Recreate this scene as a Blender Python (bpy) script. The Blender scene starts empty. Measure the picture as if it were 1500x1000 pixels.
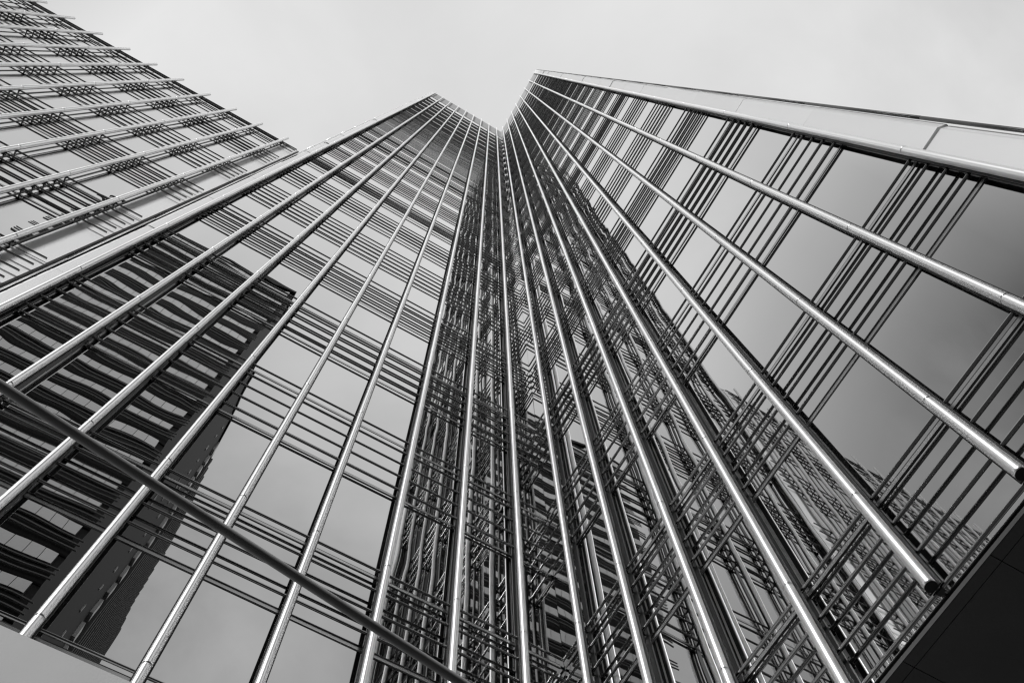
import bpy, bmesh, math, random
from mathutils import Matrix, Vector
random.seed(7)
SC = bpy.context.scene
COL = SC.collection
S = 0.65            # metres per layout unit (floor 3.9 m, bay 0.975 m)
EYE = 1.6           # camera height above the pavement
GZ = -EYE / S       # the ground in layout units

# ------------------------------------------------------------------ camera
cam_d = bpy.data.cameras.new('camera')
cam = bpy.data.objects.new('camera', cam_d)
COL.objects.link(cam)
cam_d.sensor_width = 36.0
cam_d.lens = 31.33
cam_d.clip_start = 0.05
cam_d.clip_end = 3000
Rr = ((0.86613385, -0.49940488, -0.0201724),
      (0.47179868, 0.83024478, -0.29681578),
      (0.16497928, 0.24756488, 0.95472167))
cam.matrix_world = Matrix(((Rr[0][0], -Rr[1][0], -Rr[2][0], 0),
                           (Rr[0][1], -Rr[1][1], -Rr[2][1], 0),
                           (Rr[0][2], -Rr[1][2], -Rr[2][2], EYE),
                           (0, 0, 0, 1)))
SC.camera = cam

# ------------------------------------------------------------------ world
world = bpy.data.worlds.new('World')
SC.world = world
world.use_nodes = True
nt = world.node_tree
nt.nodes.clear()
def wn(t, **k):
    n = nt.nodes.new(t)
    for a, b in k.items():
        setattr(n, a, b)
    return n
L = nt.links.new
def math_node(tree, op, a, b=None, clamp=False):
    n = tree.nodes.new('ShaderNodeMath'); n.operation = op; n.use_clamp = clamp
    for i, x in enumerate((a, b)):
        if x is None: continue
        if isinstance(x, (int, float)): n.inputs[i].default_value = x
        else: tree.links.new(x, n.inputs[i])
    return n.outputs[0]
out = wn('ShaderNodeOutputWorld'); bg = wn('ShaderNodeBackground')
sky = wn('ShaderNodeTexSky', sky_type='NISHITA', sun_disc=False)
sky.sun_elevation = math.radians(33); sky.sun_rotation = math.radians(236)
sky.air_density = 1.0; sky.dust_density = 3.0
bw = wn('ShaderNodeRGBToBW'); L(sky.outputs[0], bw.inputs[0])
tc = wn('ShaderNodeTexCoord')
sep = wn('ShaderNodeSeparateXYZ'); L(tc.outputs['Generated'], sep.inputs[0])
M = lambda op, a, b=None, c=False: math_node(nt, op, a, b, c)
zc = M('MAXIMUM', sep.outputs[2], 0.0)
den = M('ADD', zc, 0.22)
comb = wn('ShaderNodeCombineXYZ')
L(M('DIVIDE', sep.outputs[0], den), comb.inputs[0]); L(M('DIVIDE', sep.outputs[1], den), comb.inputs[1])
n1 = wn('ShaderNodeTexNoise'); n1.inputs['Scale'].default_value = 2.9; n1.inputs['Detail'].default_value = 7
n1.inputs['Roughness'].default_value = 0.52; n1.inputs['Distortion'].default_value = 0.35
L(comb.outputs[0], n1.inputs['Vector'])
# overcast: brightest overhead, greyer and more broken lower down, heavier cloud to the west (-x)
ov = wn('ShaderNodeValToRGB'); cr = ov.color_ramp
cr.elements[0].position = 0.0; cr.elements[0].color = (0.04,) * 3 + (1,)
cr.elements[1].position = 1.0; cr.elements[1].color = (0.75,) * 3 + (1,)
for p, v in ((0.25, 0.06), (0.45, 0.15), (0.6, 0.38), (0.72, 0.60), (0.85, 0.73)):
    e = cr.elements.new(p); e.color = (v,) * 3 + (1,)
L(zc, ov.inputs[0])
wx = M('ADD', M('MULTIPLY', sep.outputs[0], -1.0), M('MULTIPLY', M('MAXIMUM', sep.outputs[1], 0.0), -0.35))
wx = M('ADD', wx, M('MULTIPLY', M('MINIMUM', M('ADD', sep.outputs[1], 0.10), 0.0), 1.2))
west = M('MULTIPLY', M('ADD', wx, M('ADD', M('MULTIPLY', n1.outputs[0], 0.30), -0.46)), 2.7, True)
west = M('MINIMUM', west, 0.55)
amp = M('ADD', M('MULTIPLY', M('SUBTRACT', 1.0, zc), 5.5), 0.42)
nz = M('MULTIPLY', M('SUBTRACT', n1.outputs[0], 0.5), amp)
tone = M('MULTIPLY', ov.outputs[0], M('SUBTRACT', M('ADD', 1.0, nz), west))
cloud = M('MULTIPLY', tone, 10.0)
mixn = M('ADD', M('MULTIPLY', cloud, 0.97), M('MULTIPLY', bw.outputs[0], 0.03))
L(mixn, bg.inputs['Color']); bg.inputs['Strength'].default_value = 0.1
L(bg.outputs[0], out.inputs['Surface'])

sun_d = bpy.data.lights.new('sun', 'SUN'); sun_d.energy = 4.4; sun_d.angle = math.radians(9)
sun_d.color = (1, 1, 1)
sun = bpy.data.objects.new('sun', sun_d); COL.objects.link(sun)
az, el = math.radians(236), math.radians(33)
sdir = Vector((math.sin(az) * math.cos(el), math.cos(az) * math.cos(el), math.sin(el)))
sun.rotation_euler = sdir.to_track_quat('Z', 'Y').to_euler()
sun.location = (0, 0, 150)

vs = SC.view_settings
SC.display_settings.display_device = 'sRGB'
vs.view_transform = 'Standard'; vs.look = 'None'; vs.exposure = 0.0; vs.gamma = 1.0; vs.use_curve_mapping = False
SC.render.engine = 'CYCLES'
cy = SC.cycles
cy.max_bounces = 10; cy.glossy_bounces = 8; cy.diffuse_bounces = 3; cy.transmission_bounces = 4
cy.caustics_reflective = False; cy.caustics_refractive = False
cy.use_denoising = True
cy.sample_clamp_indirect = 4.0
try: cy.denoiser = 'OPENIMAGEDENOISE'
except Exception: pass
cy.pixel_filter_type = 'BLACKMAN_HARRIS'; cy.filter_width = 1.3

# ------------------------------------------------------------------ materials
def mat(name, col, rough=0.5, metal=0.0, bump=None, var=None, spec=None, wave=None, graze=0):
    m = bpy.data.materials.new(name); m.use_nodes = True
    t = m.node_tree; b = t.nodes['Principled BSDF']
    b.inputs['Base Color'].default_value = (col, col, col, 1)
    b.inputs['Roughness'].default_value = rough; b.inputs['Metallic'].default_value = metal
    if spec is not None: b.inputs['Specular IOR Level'].default_value = spec
    tcn = t.nodes.new('ShaderNodeTexCoord')
    if var:                                    # dirt and uneven tone: (scale, amount, stretch)
        mp = t.nodes.new('ShaderNodeMapping'); mp.inputs['Scale'].default_value = var[2]
        t.links.new(tcn.outputs['Object'], mp.inputs['Vector'])
        n = t.nodes.new('ShaderNodeTexNoise'); n.inputs['Scale'].default_value = var[0]; n.inputs['Detail'].default_value = 5
        t.links.new(mp.outputs[0], n.inputs['Vector'])
        oi = t.nodes.new('ShaderNodeObjectInfo')
        f = math_node(t, 'MULTIPLY', math_node(t, 'SUBTRACT', n.outputs[0], 0.5), var[1])
        g = math_node(t, 'MULTIPLY', math_node(t, 'SUBTRACT', oi.outputs['Random'], 0.5), var[1] * 0.35)
        v = math_node(t, 'MULTIPLY', math_node(t, 'ADD', math_node(t, 'ADD', f, g), 1.0), col)
        c = t.nodes.new('ShaderNodeCombineColor')
        for i in range(3): t.links.new(v, c.inputs[i])
        t.links.new(c.outputs[0], b.inputs['Base Color'])
        if metal > 0.3:
            r = math_node(t, 'ADD', math_node(t, 'MULTIPLY', n.outputs[0], rough * 0.5), rough * 0.75)
            t.links.new(r, b.inputs['Roughness'])
    if bump:                                   # (scale, distance)
        n = t.nodes.new('ShaderNodeTexNoise'); n.inputs['Scale'].default_value = bump[0]; n.inputs['Detail'].default_value = 4
        t.links.new(tcn.outputs['Object'], n.inputs['Vector'])
        bp = t.nodes.new('ShaderNodeBump'); bp.inputs['Distance'].default_value = bump[1]; bp.inputs['Strength'].default_value = 1
        t.links.new(n.outputs[0], bp.inputs['Height']); t.links.new(bp.outputs[0], b.inputs['Normal'])
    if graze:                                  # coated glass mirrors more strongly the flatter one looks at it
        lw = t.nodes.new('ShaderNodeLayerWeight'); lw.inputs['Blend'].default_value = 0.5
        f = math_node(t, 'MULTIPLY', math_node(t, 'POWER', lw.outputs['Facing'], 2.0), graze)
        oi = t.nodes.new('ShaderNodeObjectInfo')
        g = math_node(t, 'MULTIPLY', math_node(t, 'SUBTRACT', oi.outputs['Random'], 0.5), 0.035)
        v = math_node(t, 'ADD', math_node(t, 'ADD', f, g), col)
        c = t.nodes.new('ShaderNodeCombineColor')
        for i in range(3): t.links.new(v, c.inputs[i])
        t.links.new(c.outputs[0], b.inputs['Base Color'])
    if wave:                                   # the slow waviness of toughened glass, different in every pane
        oi = t.nodes.new('ShaderNodeObjectInfo')
        off = t.nodes.new('ShaderNodeVectorMath'); off.operation = 'ADD'
        cx = t.nodes.new('ShaderNodeCombineXYZ')
        k = math_node(t, 'MULTIPLY', oi.outputs['Random'], 90.0)
        for i in range(3): t.links.new(k, cx.inputs[i])
        t.links.new(tcn.outputs['Object'], off.inputs[0]); t.links.new(cx.outputs[0], off.inputs[1])
        mp = t.nodes.new('ShaderNodeMapping'); mp.inputs['Scale'].default_value = (1, 1, 0.8)
        t.links.new(off.outputs[0], mp.inputs['Vector'])
        n = t.nodes.new('ShaderNodeTexNoise'); n.inputs['Scale'].default_value = wave[0]
        n.inputs['Detail'].default_value = 0.6; n.inputs['Roughness'].default_value = 0.3
        t.links.new(mp.outputs[0], n.inputs['Vector'])
        bp = t.nodes.new('ShaderNodeBump'); bp.inputs['Distance'].default_value = wave[1]; bp.inputs['Strength'].default_value = 1
        t.links.new(n.outputs[0], bp.inputs['Height']); t.links.new(bp.outputs[0], b.inputs['Normal'])
    return m
ST1 = (1, 1, 1)
MT = {
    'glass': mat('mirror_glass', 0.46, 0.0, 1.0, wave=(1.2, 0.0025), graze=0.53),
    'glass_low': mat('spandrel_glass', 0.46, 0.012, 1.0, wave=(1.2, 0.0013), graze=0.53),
    'steel': mat('polished_steel_tube', 0.93, 0.30, 1.0, var=(0.8, 0.08, (1, 1, .2))),
    'rod': mat('steel_rod', 0.40, 0.10, 1.0, var=(2, 0.12, ST1)),
    'black': mat('black_aluminium', 0.010, 0.45, 0.0, spec=0.25),
    'frame': mat('grey_aluminium', 0.45, 0.25, 1.0),
    'clamp': mat('dark_steel_bracket', 0.03, 0.4, 0.6),
    'panel': mat('bright_metal_panel', 0.93, 0.33, 0.12, var=(0.8, 0.10, (1, 1, .4)), bump=(0.5, 0.004)),
    'edge': mat('edge_trim', 0.12, 0.3, 1.0),
    'parapet': mat('grey_parapet_panel', 0.36, 0.5, 0.2, var=(1.2, 0.15, ST1)),
    'body': mat('concrete_core', 0.22, 0.8, var=(0.3, 0.3, ST1)),
    'soffit': mat('dark_soffit_panel', 0.09, 0.6, var=(2.5, 0.5, ST1), bump=(30, 0.002)),
    'render': mat('pale_rendered_wall', 0.43, 0.9, var=(1.2, 0.22, ST1), bump=(70, 0.001)),
    'bar': mat('dark_painted_steel', 0.2, 0.35, 0.0, var=(6, 0.5, ST1), bump=(40, 0.001)),
    'asphalt': mat('asphalt', 0.04, 0.95, spec=0.03, var=(0.6, 0.4, ST1), bump=(40, 0.01)),
    'paving': mat('grey_paving', 0.05, 0.9, spec=0.03, var=(0.8, 0.3, ST1)),
    'white_band': mat('white_cladding', 0.85, 0.35, 0.75, var=(0.4, 0.40, ST1)),
    'dark_glazing': mat('dark_glazing', 0.01, 0.3, 0.0, spec=0.12),
    'fin': mat('dark_fin', 0.16, 0.5), 'shade': mat('grey_sunshade', 0.35, 0.5),
    'dark_clad': mat('dark_cladding', 0.014, 0.6, var=(0.3, 0.4, ST1)),
}

# ------------------------------------------------------------------ helpers
def W(u, v, z): return Vector((u * S, v * S, z * S + EYE))
class MB:
    """collects simple solids (layout units, relative to a local origin)"""
    def __init__(s): s.v = []; s.f = []; s.sm = []
    def box(s, x0, x1, y0, y1, z0, z1):
        i = len(s.v)
        s.v += [(x, y, z) for z in (z0, z1) for y in (y0, y1) for x in (x0, x1)]
        s.f += [(i, i+2, i+3, i+1), (i+4, i+5, i+7, i+6), (i, i+1, i+5, i+4), (i+2, i+6, i+7, i+3), (i, i+4, i+6, i+2), (i+1, i+3, i+7, i+5)]
        s.sm += [False] * 6
    def tube(s, p, q, r, n=12, rings=None, caps=True):
        p, q = Vector(p), Vector(q); d = (q - p); ln = d.length; d.normalize()
        a = d.orthogonal().normalized(); b = d.cross(a)
        e = min(.012, ln * .1)
        st = rings or [(0, r), (e, r), (ln - e, r), (ln, r)]
        base = len(s.v)
        for t, rr in st:
            for k in range(n):
                th = 2 * math.pi * k / n
                s.v.append(tuple(p + d * t + (a * math.cos(th) + b * math.sin(th)) * rr))
        for j in range(len(st) - 1):
            for k in range(n):
                o = base + j * n; k2 = (k + 1) % n
                s.f.append((o + k, o + k2, o + n + k2, o + n + k)); s.sm.append(True)
        if caps:
            s.f.append(tuple(base + k for k in range(n))[::-1]); s.sm.append(False)
            o = base + (len(st) - 1) * n
            s.f.append(tuple(o + k for k in range(n))); s.sm.append(False)
    def quad(s, *pts):
        i = len(s.v); s.v += list(pts); s.f.append(tuple(range(i, i + len(pts)))); s.sm.append(False)
    def mesh(s, name, m):
        me = bpy.data.meshes.new(name)
        me.from_pydata([(x * S, y * S, z * S) for x, y, z in s.v], [], s.f)
        me.polygons.foreach_set('use_smooth', s.sm)
        me.materials.append(m); me.update()
        bm = bmesh.new(); bm.from_mesh(me); bmesh.ops.recalc_face_normals(bm, faces=bm.faces); bm.to_mesh(me); bm.free()
        return me
def root(name, label, cat, loc, group=None):
    o = bpy.data.objects.new(name, None); COL.objects.link(o); o.location = W(*loc); o.empty_display_size = 0.3
    o['label'] = label; o['category'] = cat
    if group: o['group'] = group
    return o
def part(name, me, parent, loc=(0, 0, 0), label=None, kind=None):
    """loc: absolute layout position of the mesh's origin"""
    o = bpy.data.objects.new(name, me); COL.objects.link(o)
    w = W(*loc)
    if parent is not None:
        o.parent = parent
        pw = Vector(parent.location)
        if parent.parent is not None: pw = pw + Vector(parent.parent.location)
        o.location = w - pw
    else:
        o.location = w
    if label: o['label'] = label
    if kind: o['kind'] = kind
    return o
_cache = {}
def cached(key, fn):
    if key not in _cache: _cache[key] = fn()
    return _cache[key]

# ------------------------------------------------------------------ the ground
g = MB(); g.box(-2200, 2200, -2200, 2200, GZ - 1, GZ)
part('ground', g.mesh('ground', MT['asphalt']), None, kind='structure')
g = MB(); g.box(-70, 60, -14, 45, GZ, GZ + 0.2)
part('pavement', g.mesh('pavement', MT['paving']), None, kind='structure')

# ------------------------------------------------------------------ curtain-wall facades
# floor levels: the top rod of every rod group; spandrel glass hangs below it
LEV = [(10.08, 4), (14.88, 4)] + [(20.85 + 5.97 * k, 5) for k in range(21)]
BASE = 8.12
def facade(T, axis, D, edges, z_top, floors, rod_span, tube_top, tube_bottom=BASE, par_top=None, gap=0.15, mull=.06, rail=.095):
    """axis 'u': face in the plane v=D, a runs along u; axis 'v': face in the plane u=D, a runs along v.
    edges: positions of the tubes; rod_span: ends of the rods."""
    def mp(a, d, z): return (a, D + d, z) if axis == 'u' else (D + d, a, z)
    def bx(mb, a0, a1, d0, d1, z0, z1):
        if axis == 'u': mb.box(a0, a1, d0, d1, z0, z1)
        else: mb.box(d0, d1, a0, a1, z0, z1)
    GP = 0.25                                   # glass plane behind the tube axis
    rd = GP - gap                               # rod axis
    levs = LEV[:floors]
    # tubes
    joints = [z - tube_bottom + 0.06 for z, _ in levs if z < tube_top]
    def mk_tube():
        r = 0.073; st = [(0, r), (0.05, r)]
        for j in joints:
            st += [(j - 0.07, r), (j - 0.03, r), (j - 0.014, r), (j - 0.009, r * .86), (j + 0.009, r * .86), (j + 0.014, r), (j + 0.03, r), (j + 0.07, r)]
        st += [(tube_top - tube_bottom - .03, r), (tube_top - tube_bottom, r)]
        m = MB(); m.tube((0, 0, 0), (0, 0, tube_top - tube_bottom), r, 24, st)
        me = m.mesh('steel_tube', MT['steel']); me.materials.append(MT['black'])
        for p in me.polygons:
            if len(p.vertices) > 4 and p.center.z < .01: p.material_index = 1  # black on the bottom face paints the shade inside the open tube end
        return me
    tm = mk_tube()
    def mk_mull():
        m = MB(); bx(m, -mull, mull, -.02, .12, 0, z_top - BASE); bx(m, -rail, rail, -GP + .05, -GP + .070, 0, z_top - BASE); return m.mesh('mullion', MT['black'])
    mm = mk_mull()
    def mk_br():
        m = MB()
        for z, n in levs:
            for i in range(n):
                h = z - i * .64 - BASE
                bx(m, -.016, .016, -GP + .05, -.03, h - .028, h + .028)
                bx(m, -.05, .05, -gap - .03, -gap + .03, h - .04, h - .022)
                p = (0, -.05, h + .02) if axis == 'u' else (-.05, 0, h + .02)
                q = (0, -GP + .04, h + .22) if axis == 'u' else (-GP + .04, 0, h + .22)
                if h + .25 < tube_top - BASE: m.tube(p, q, .010, 4)
        return m.mesh('bracket', MT['clamp'])
    bm_ = mk_br()
    for a in edges:
        t = part('steel_tube', tm, T, mp(a, 0, tube_bottom))
        part('bracket', bm_, t, mp(a, GP, BASE), kind='stuff')
        part('mullion', mm, T, mp(a, GP, BASE))
    # rods
    a0, a1 = rod_span
    m = MB()
    if axis == 'u': m.tube((a0, 0, 0), (a1, 0, 0), .0285, 12)
    else: m.tube((0, a0, 0), (0, a1, 0), .0285, 12)
    rod = m.mesh('sunshade_rod', MT['rod'])
    for z, n in levs:
        for i in range(n):
            part('sunshade_rod', rod, T, mp(0, rd, z - i * .64) if axis == 'u' else (D + rd, 0, z - i * .64))
    # transoms (aluminium bar between two black gaskets)
    lo, hi = edges_lo_hi = (rod_span[0], rod_span[1])
    def mk_tr():
        k = MB(); bx(k, lo, hi, -.012, .05, -.035, .035); return k.mesh('transom', MT['frame'])
    def mk_ga():
        k = MB(); bx(k, lo, hi, -.006, .05, -.062, -.035); bx(k, lo, hi, -.006, .05, .035, .062); return k.mesh('gasket', MT['black'])
    trm, gam = mk_tr(), mk_ga()
    bays = sorted(edges)
    spans = [(x + mull, y - mull) for x, y in zip(bays, bays[1:])]
    return mp, bx, GP, levs, spans, trm, gam
def glaze(T, mp, GP, axis, z0, z1, spans, name, material, tilt):
    for a0, a1 in spans:
        w, h = a1 - a0, z1 - z0
        def mk():
            m = MB()
            if axis == 'u': m.box(-w/2, w/2, 0, .03, -h/2, h/2)
            else: m.box(0, .03, -w/2, w/2, -h/2, h/2)
            return m.mesh(name, MT[material])
        me = cached((name, axis, round(w, 3), round(h, 3)), mk)
        o = part(name, me, T, mp((a0 + a1) / 2, GP, (z0 + z1) / 2))
        tx, tz = random.gauss(0, tilt), random.gauss(0, tilt)
        o.rotation_euler = (tx, 0, tz) if axis == 'u' else (0, tx, tz)
def fill(T, pack, axis, z_top, spans, tilt=0.0020):
    mp, bx, GP, levs, _, trm, gam = pack
    prev = BASE + .03
    for z, n in levs:
        zt = z - .02                     # upper transom just under the top rod
        zb = zt - (2.17 if n == 4 else 2.66)
        if zb - prev > .5:
            glaze(T, mp, GP, axis, prev + .05, zb - .05, spans, 'vision_pane', 'glass', tilt)
        for zz in ((zt, zb) if zb > BASE + .1 else (zt,)):
            t = part('transom', trm, T, mp(0, GP, zz))
            part('gasket', gam, t, mp(0, GP, zz))
        glaze(T, mp, GP, axis, max(zb, BASE - .02) + .05, zt - .05, spans, 'spandrel_pane', 'glass_low', tilt * .8)
        prev = zt
    if z_top - prev > .6:
        glaze(T, mp, GP, axis, prev + .05, z_top - .05, spans, 'vision_pane', 'glass', tilt)
def strip_panels(T, axis, D, side, a_in, a_out, levels, top):
    """bright folded end panels beside the last tube, one per storey; side = -1 towards smaller a"""
    def P(a, d, z): return (a, d, z) if axis == 'u' else (d, a, z)
    zs = [z for z, _ in levels] + [top]
    zs = [BASE - .1] + zs
    for z0, z1 in zip(zs, zs[1:]):
        h = z1 - z0 - .045
        if h < .2: continue
        def mk():
            m = MB(); w = a_out - a_in; s = -0.06 if w < 0 else 0.06
            wf = w - 1.9 * s                        # flat face, then a chamfer folded back
            A = [P(0, 0, 0), P(wf, 0.0, 0), P(wf, 0.0, h), P(0, 0, h)]
            B = [P(wf, 0.0, 0), P(w, .10, 0), P(w, .10, h), P(wf, 0.0, h)]
            m.quad(*A); m.quad(*B)
            m.quad(P(0, .14, 0), P(w, .14, 0), P(w, .14, h), P(0, .14, h))
            m.quad(P(0, 0, 0), P(wf, 0, 0), P(w, .10, 0), P(w, .14, 0), P(0, .14, 0))
            m.quad(P(0, 0, h), P(wf, 0, h), P(w, .10, h), P(w, .14, h), P(0, .14, h))
            m.quad(P(0, 0, 0), P(0, .14, 0), P(0, .14, h), P(0, 0, h))
            return m.mesh('end_panel', MT['panel'])
        me = cached(('strip', axis, D, a_in, round(h, 2)), mk)
        loc = (a_in, D + .22, z0 + .01) if axis == 'u' else (D + .22, a_in, z0 + .01)
        o = part('end_panel', me, T, loc)
        k = random.gauss(0, .004)
        o.rotation_euler = (k, 0, random.gauss(0, .006)) if axis == 'u' else (0, k, random.gauss(0, .006))
    # channel between the tube and the panels, and the slim rail along the outer edge
    m = MB(); s = 1 if a_out < a_in else -1
    ch = (a_in + .015 * s, a_in + .06 * s); ch = (min(ch), max(ch))
    if axis == 'u': m.box(ch[0], ch[1], D + .14, D + .30, BASE - .1, top)
    else: m.box(D + .14, D + .30, ch[0], ch[1], BASE - .1, top)
    part('edge_channel', m.mesh('edge_channel', MT['edge']), T)
    m = MB(); b0, b1 = sorted((a_in, a_out + .06 * s))
    if axis == 'u': m.box(b0, b1, D + .375, D + .395, BASE - .1, top - .1)
    else: m.box(D + .375, D + .395, b0, b1, BASE - .1, top - .1)
    part('panel_backing', m.mesh('panel_backing', MT['black']), T)
    m = MB(); ar = a_out - .035 * s
    p = (ar, D + .27, BASE - .1) if axis == 'u' else (D + .27, ar, BASE - .1)
    q = (p[0], p[1], top)
    ln = top - BASE + .1
    st = [(0, .035)]
    for z, _ in levels:
        j = z - BASE + .1 + .9
        if j < ln - .1: st += [(j - .02, .035), (j - .012, .024), (j + .012, .024), (j + .02, .035)]
    st += [(ln, .035)]
    m.tube(p, q, .035, 10, st)
    part('edge_rail', m.mesh('edge_rail', MT['clamp' if axis == 'v' else 'steel']), T)
def add_parapet(T, axis, D, spans, z0, z1, bxk):
    for a0, a1 in spans:
        m = MB()
        w = a1 - a0
        if axis == 'u': m.box(0, w, 0, .3, 0, z1 - z0)
        else: m.box(0, .3, 0, w, 0, z1 - z0)
        me = m.mesh('parapet_panel', MT['parapet'])
        part('parapet_panel', me, T, (a0, D + .22, z0) if axis == 'u' else (D + .22, a0, z0))

DL, DR = 8.95, 6.60
H = 160.0
AL = [-6.225 + 1.5 * k for k in range(9)]
BR = [-2.225 + 1.497 * k for k in range(8)]
zpar = 147.2
# --- left tower
TL = root('office_tower', 'tall mirror glass tower left of the inner corner, with a thin bright left edge', 'tower', (0, 12, GZ))
pk = facade(TL, 'u', DL, AL, zpar, 23, (AL[0] - .06, DR + .15), H)
sp = pk[4] + [(AL[-1] + .06, DR + .245)]
fill(TL, pk, 'u', zpar - .5, sp)
add_parapet(TL, 'u', DL, [(a - .75 + .76, a + 1.5 - .01) for a in AL[:-1]] + [(AL[-1] + .01, DR + .22)], zpar, H, None)
strip_panels(TL, 'u', DL, -1, AL[0] - .12, -6.80, LEV, H)
m = MB(); m.box(-6.76, 6.80, DL + .40, 36, GZ, H - .4); m.box(-6.3, 6.80, DL + .30, DL + .40, BASE, zpar)
part('building_core', m.mesh('building_core', MT['body']), TL)
# --- right tower
TR = root('office_tower', 'tall mirror glass tower right of the inner corner, edged by wide white metal panels', 'tower', (14, 4, GZ))
pk = facade(TR, 'v', DR, BR, zpar, 23, (BR[0] - .06, DL + .105), H, gap=0.11)
sp = pk[4] + [(BR[-1] + .06, DL + .245)]
fill(TR, pk, 'v', zpar - .5, sp)
add_parapet(TR, 'v', DR, [(a + .01, a + 1.487) for a in BR[:-1]] + [(BR[-1] + .01, DL + .22)], zpar, H, None)
strip_panels(TR, 'v', DR, -1, BR[0] - .12, -2.90, LEV, H)
m = MB(); m.box(DR + .40, 32, -2.84, 36, BASE + .14, H - .4); m.box(DR + .30, DR + .40, BR[0] - .1, DL + .30, BASE + .1, zpar); m.box(DR + 5, 30, -1.5, 36, GZ, BASE + .05)
part('building_core', m.mesh('building_core', MT['body']), TR)
# soffit under the overhanging right tower
v0 = -2.84; us = [DR + .30, 7.07, 8.55, 10.05, 11.6]
for i in range(4):
    for j in range(8):
        a = v0 + j * 1.5; b = min(a + 1.49, DL + .2)
        if us[i] > 11 or b <= a: continue
        m = MB(); m.box(0, us[i+1] - us[i] - .012, 0, b - a, 0, .1)
        part('soffit_panel', m.mesh('soffit_panel', MT['soffit']), TR, (us[i], a, BASE + random.uniform(-.002, .002)))
m = MB()
m.box(DR + .235, DR + .285, -2.3, DL + .2, BASE - .02, BASE + .05)
part('bottom_rail', m.mesh('bottom_rail', MT['frame']), TR)
m = MB(); m.box(DR + .215, DR + .235, -2.3, DL + .2, BASE - .0, BASE + .02); m.box(DR + .285, DR + .30, -2.3, DL + .2, BASE - .01, BASE + .06)
part('bottom_gasket', m.mesh('bottom_gasket', MT['black']), TR)

# --- lower wing on the far left, in the same plane as the left tower
HF = 49.2
AF = [-7.82 - 1.535 * k for k in range(22)]
TF = root('office_building', 'lower mirror glass building at the far left, steel tubes poking above its sloping-away roofline', 'building', (-24, 12, GZ))
pk = facade(TF, 'u', DL, AF, HF - .5, 7, (AF[-1] - .06, -6.95), HF + .75, mull=.02, rail=.055)
fill(TF, pk, 'u', HF - .06, pk[4])
mp = pk[0]
rodm = MB(); rodm.tube((AF[-1] - .06, 0, 0), (-6.95, 0, 0), .0285, 12); rodm = rodm.mesh('sunshade_rod', MT['rod'])
for zz in (48.85, 48.35, 47.6):
    part('sunshade_rod', rodm, TF, (0, DL + .10, zz))
m = MB(); m.box(AF[-1], -6.95, DL + .19, DL + .5, HF - .05, HF); part('roof_coping', m.mesh('roof_coping', MT['clamp']), TF)
zs = [BASE] + [z for z, _ in LEV[:7]] + [HF]
for z0, z1 in zip(zs, zs[1:]):
    m = MB(); m.box(0, .80, 0, .12, 0, z1 - z0 - .02)
    o = part('end_panel', m.mesh('end_panel', MT['panel']), TF, (-7.72, DL + .2, z0 + .01)); o.rotation_euler = (random.gauss(0, .003), 0, random.gauss(0, .004))
m = MB(); m.box(-6.91, -6.865, DL + .20, DL + .5, BASE, HF + .05); part('joint_strip', m.mesh('joint_strip', MT['black']), TF)
m = MB(); m.box(AF[-1] - 1, -6.93, DL + .5, 34, GZ, HF - .3); m.box(AF[-1], -7.0, DL + .3, DL + .5, BASE, HF - 1)
part('building_core', m.mesh('building_core', MT['body']), TF)

# ------------------------------------------------------------------ pale rendered wall at the foot of the left tower
m = MB(); m.box(-34, 2.6, 8.72, 9.3, GZ, 8.72 / .9153)
o = part('rendered_wall', m.mesh('rendered_wall', MT['render']), None)
o['label'] = 'smooth pale grey wall in the bottom left corner, standing under the left tower'; o['category'] = 'wall'

# ------------------------------------------------------------------ slanting stay bar
BAR = root('steel_bar', 'dark slanting steel bar crossing overhead in front of the left tower', 'bar', (-12, 1.49, GZ))
P0, P1 = Vector((-12, 1.49, 5.0)), Vector((11.55, 4.97, 5.0))
m = MB(); m.tube((0, 0, 0), tuple(P1 - P0), .033, 20); part('bar_shaft', m.mesh('bar_shaft', MT['bar']), BAR, tuple(P0))
m = MB(); m.tube((0, 0, 0), (0, 0, 5.3 - GZ), .12, 20); part('mast', m.mesh('mast', MT['bar']), BAR, (-12, 1.49, GZ))
m = MB(); m.box(-.12, .05, -.25, .25, -.25, .25); part('anchor_plate', m.mesh('anchor_plate', MT['clamp']), BAR, tuple(P1))

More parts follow.
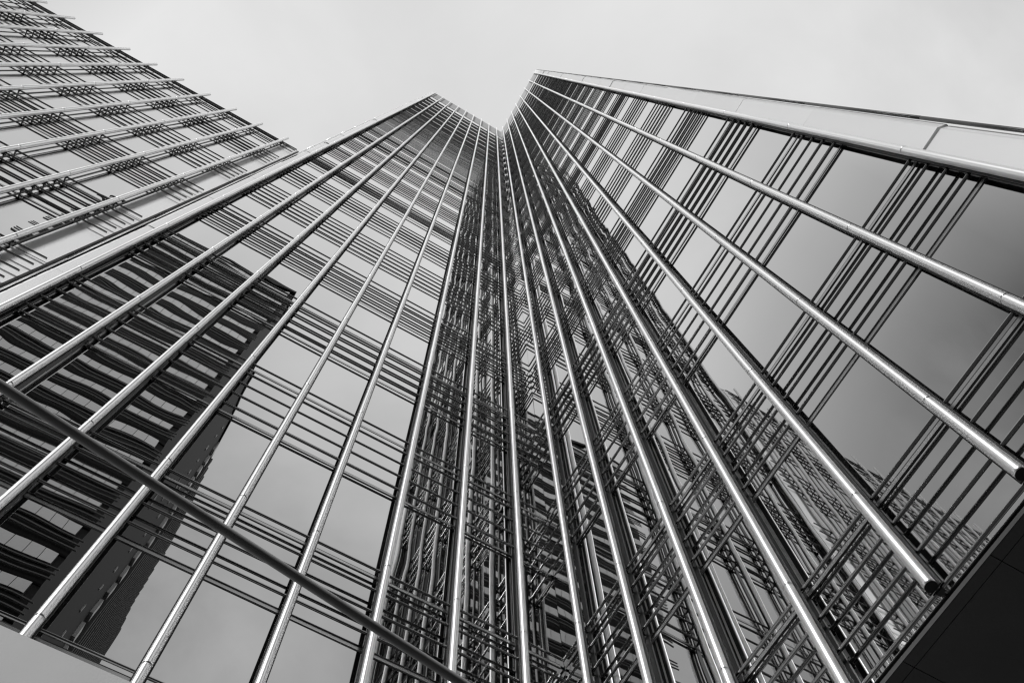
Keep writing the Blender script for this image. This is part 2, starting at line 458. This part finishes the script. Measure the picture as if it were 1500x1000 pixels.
# ------------------------------------------------------------------ tower across the street (seen only mirrored in the glass)
FV, ZT = -48.6, 199.0
U0, U1 = -58.8, -14.8
TO = root('banded_tower', 'tall tower with white horizontal bands across the street, mirrored in the left tower glass', 'tower', (-38, -60, GZ))
m = MB(); m.box(U0, U1, FV - 104, FV - .3, GZ, ZT); part('building_core', m.mesh('building_core', MT['dark_clad']), TO)
FH = 5.95
nfl = int((ZT + 2) / FH)
pw = 1.72
pm = MB(); pm.box(0, pw - .07, -.3, .25, 0, 2.0); pm = pm.mesh('white_panel', MT['white_band'])
cells = []
for f in range(nfl):
    z = ZT - 2.6 - f * FH
    for k in range(int((U1 - U0) / pw)):
        cells.append((z, U0 + .2 + k * pw))
def seen(c): return 0 if (c[0] > 66 and c[0] < 150 and c[1] > -46) else 1
cells.sort(key=lambda c: (seen(c), c[0]))
for z, u in cells[:295]: part('white_panel', pm, TO, (u, FV, z))
far = MB()
for z, u in cells[295:]: far.box(u, u + pw - .07, FV - .3, FV + .25, z, z + 2.0)
part('white_panel_row', far.mesh('white_panel_row', MT['white_band']), TO, kind='stuff')
gl = MB(); sh = MB(); shm = MB()
gl.box(U0, U1, -.28, -.2, 0, 3.45); glm = gl.mesh('window_band', MT['dark_glazing'])
sh.box(U0 - 1.4, U1 + .5, .3, .5, -.09, .09); shm = sh.mesh('sunshade', MT['shade'])
for f in range(nfl):
    z = ZT - 2.6 - f * FH
    part('window_band', glm, TO, (0, FV, z - 3.5))
    for q in (.75, 1.7, 2.65):
        part('sunshade', shm, TO, (0, FV, z - q))
m = MB(); m.box(U0 - .4, U1 + .4, FV - 104, FV + .4, ZT, ZT + 1.2); part('roof', m.mesh('roof', MT['dark_clad']), TO)
# the side wall: window slots, a column of pale panels, then a long run of vertical louvres
V1 = FV - 45
wm = MB(); wm.box(0, .12, 0, 2.2, 0, 2.6); wm = wm.mesh('side_window', MT['dark_glazing'])
pp = MB(); pp.box(0, .6, 0, 1.8, 0, 3.6); pp = pp.mesh('pale_panel', MT['white_band'])
sl = MB(); sl.box(0, .2, 0, .35, 0, 1.5); sl = sl.mesh('pale_slot', MT['white_band'])
for f in range(nfl):
    z = ZT - 4.5 - f * FH
    if z < 40: break
    if f % 2: part('side_window', wm, TO, (U1 - .02, FV - 9 - (f * 7 % 5) * 5.4, z))
    part('pale_panel', pp, TO, (U1, V1 + 1.2, z))
    part('pale_slot', sl, TO, (U1, V1 + 12, z + .4))
fm = MB(); fm.box(0, 1.0, 0, .8, 0, ZT - 20); fm = fm.mesh('louvre_fin', MT['fin'])
for k in range(20): part('louvre_fin', fm, TO, (U1, V1 - 1.5 - k * 2.9, 19))
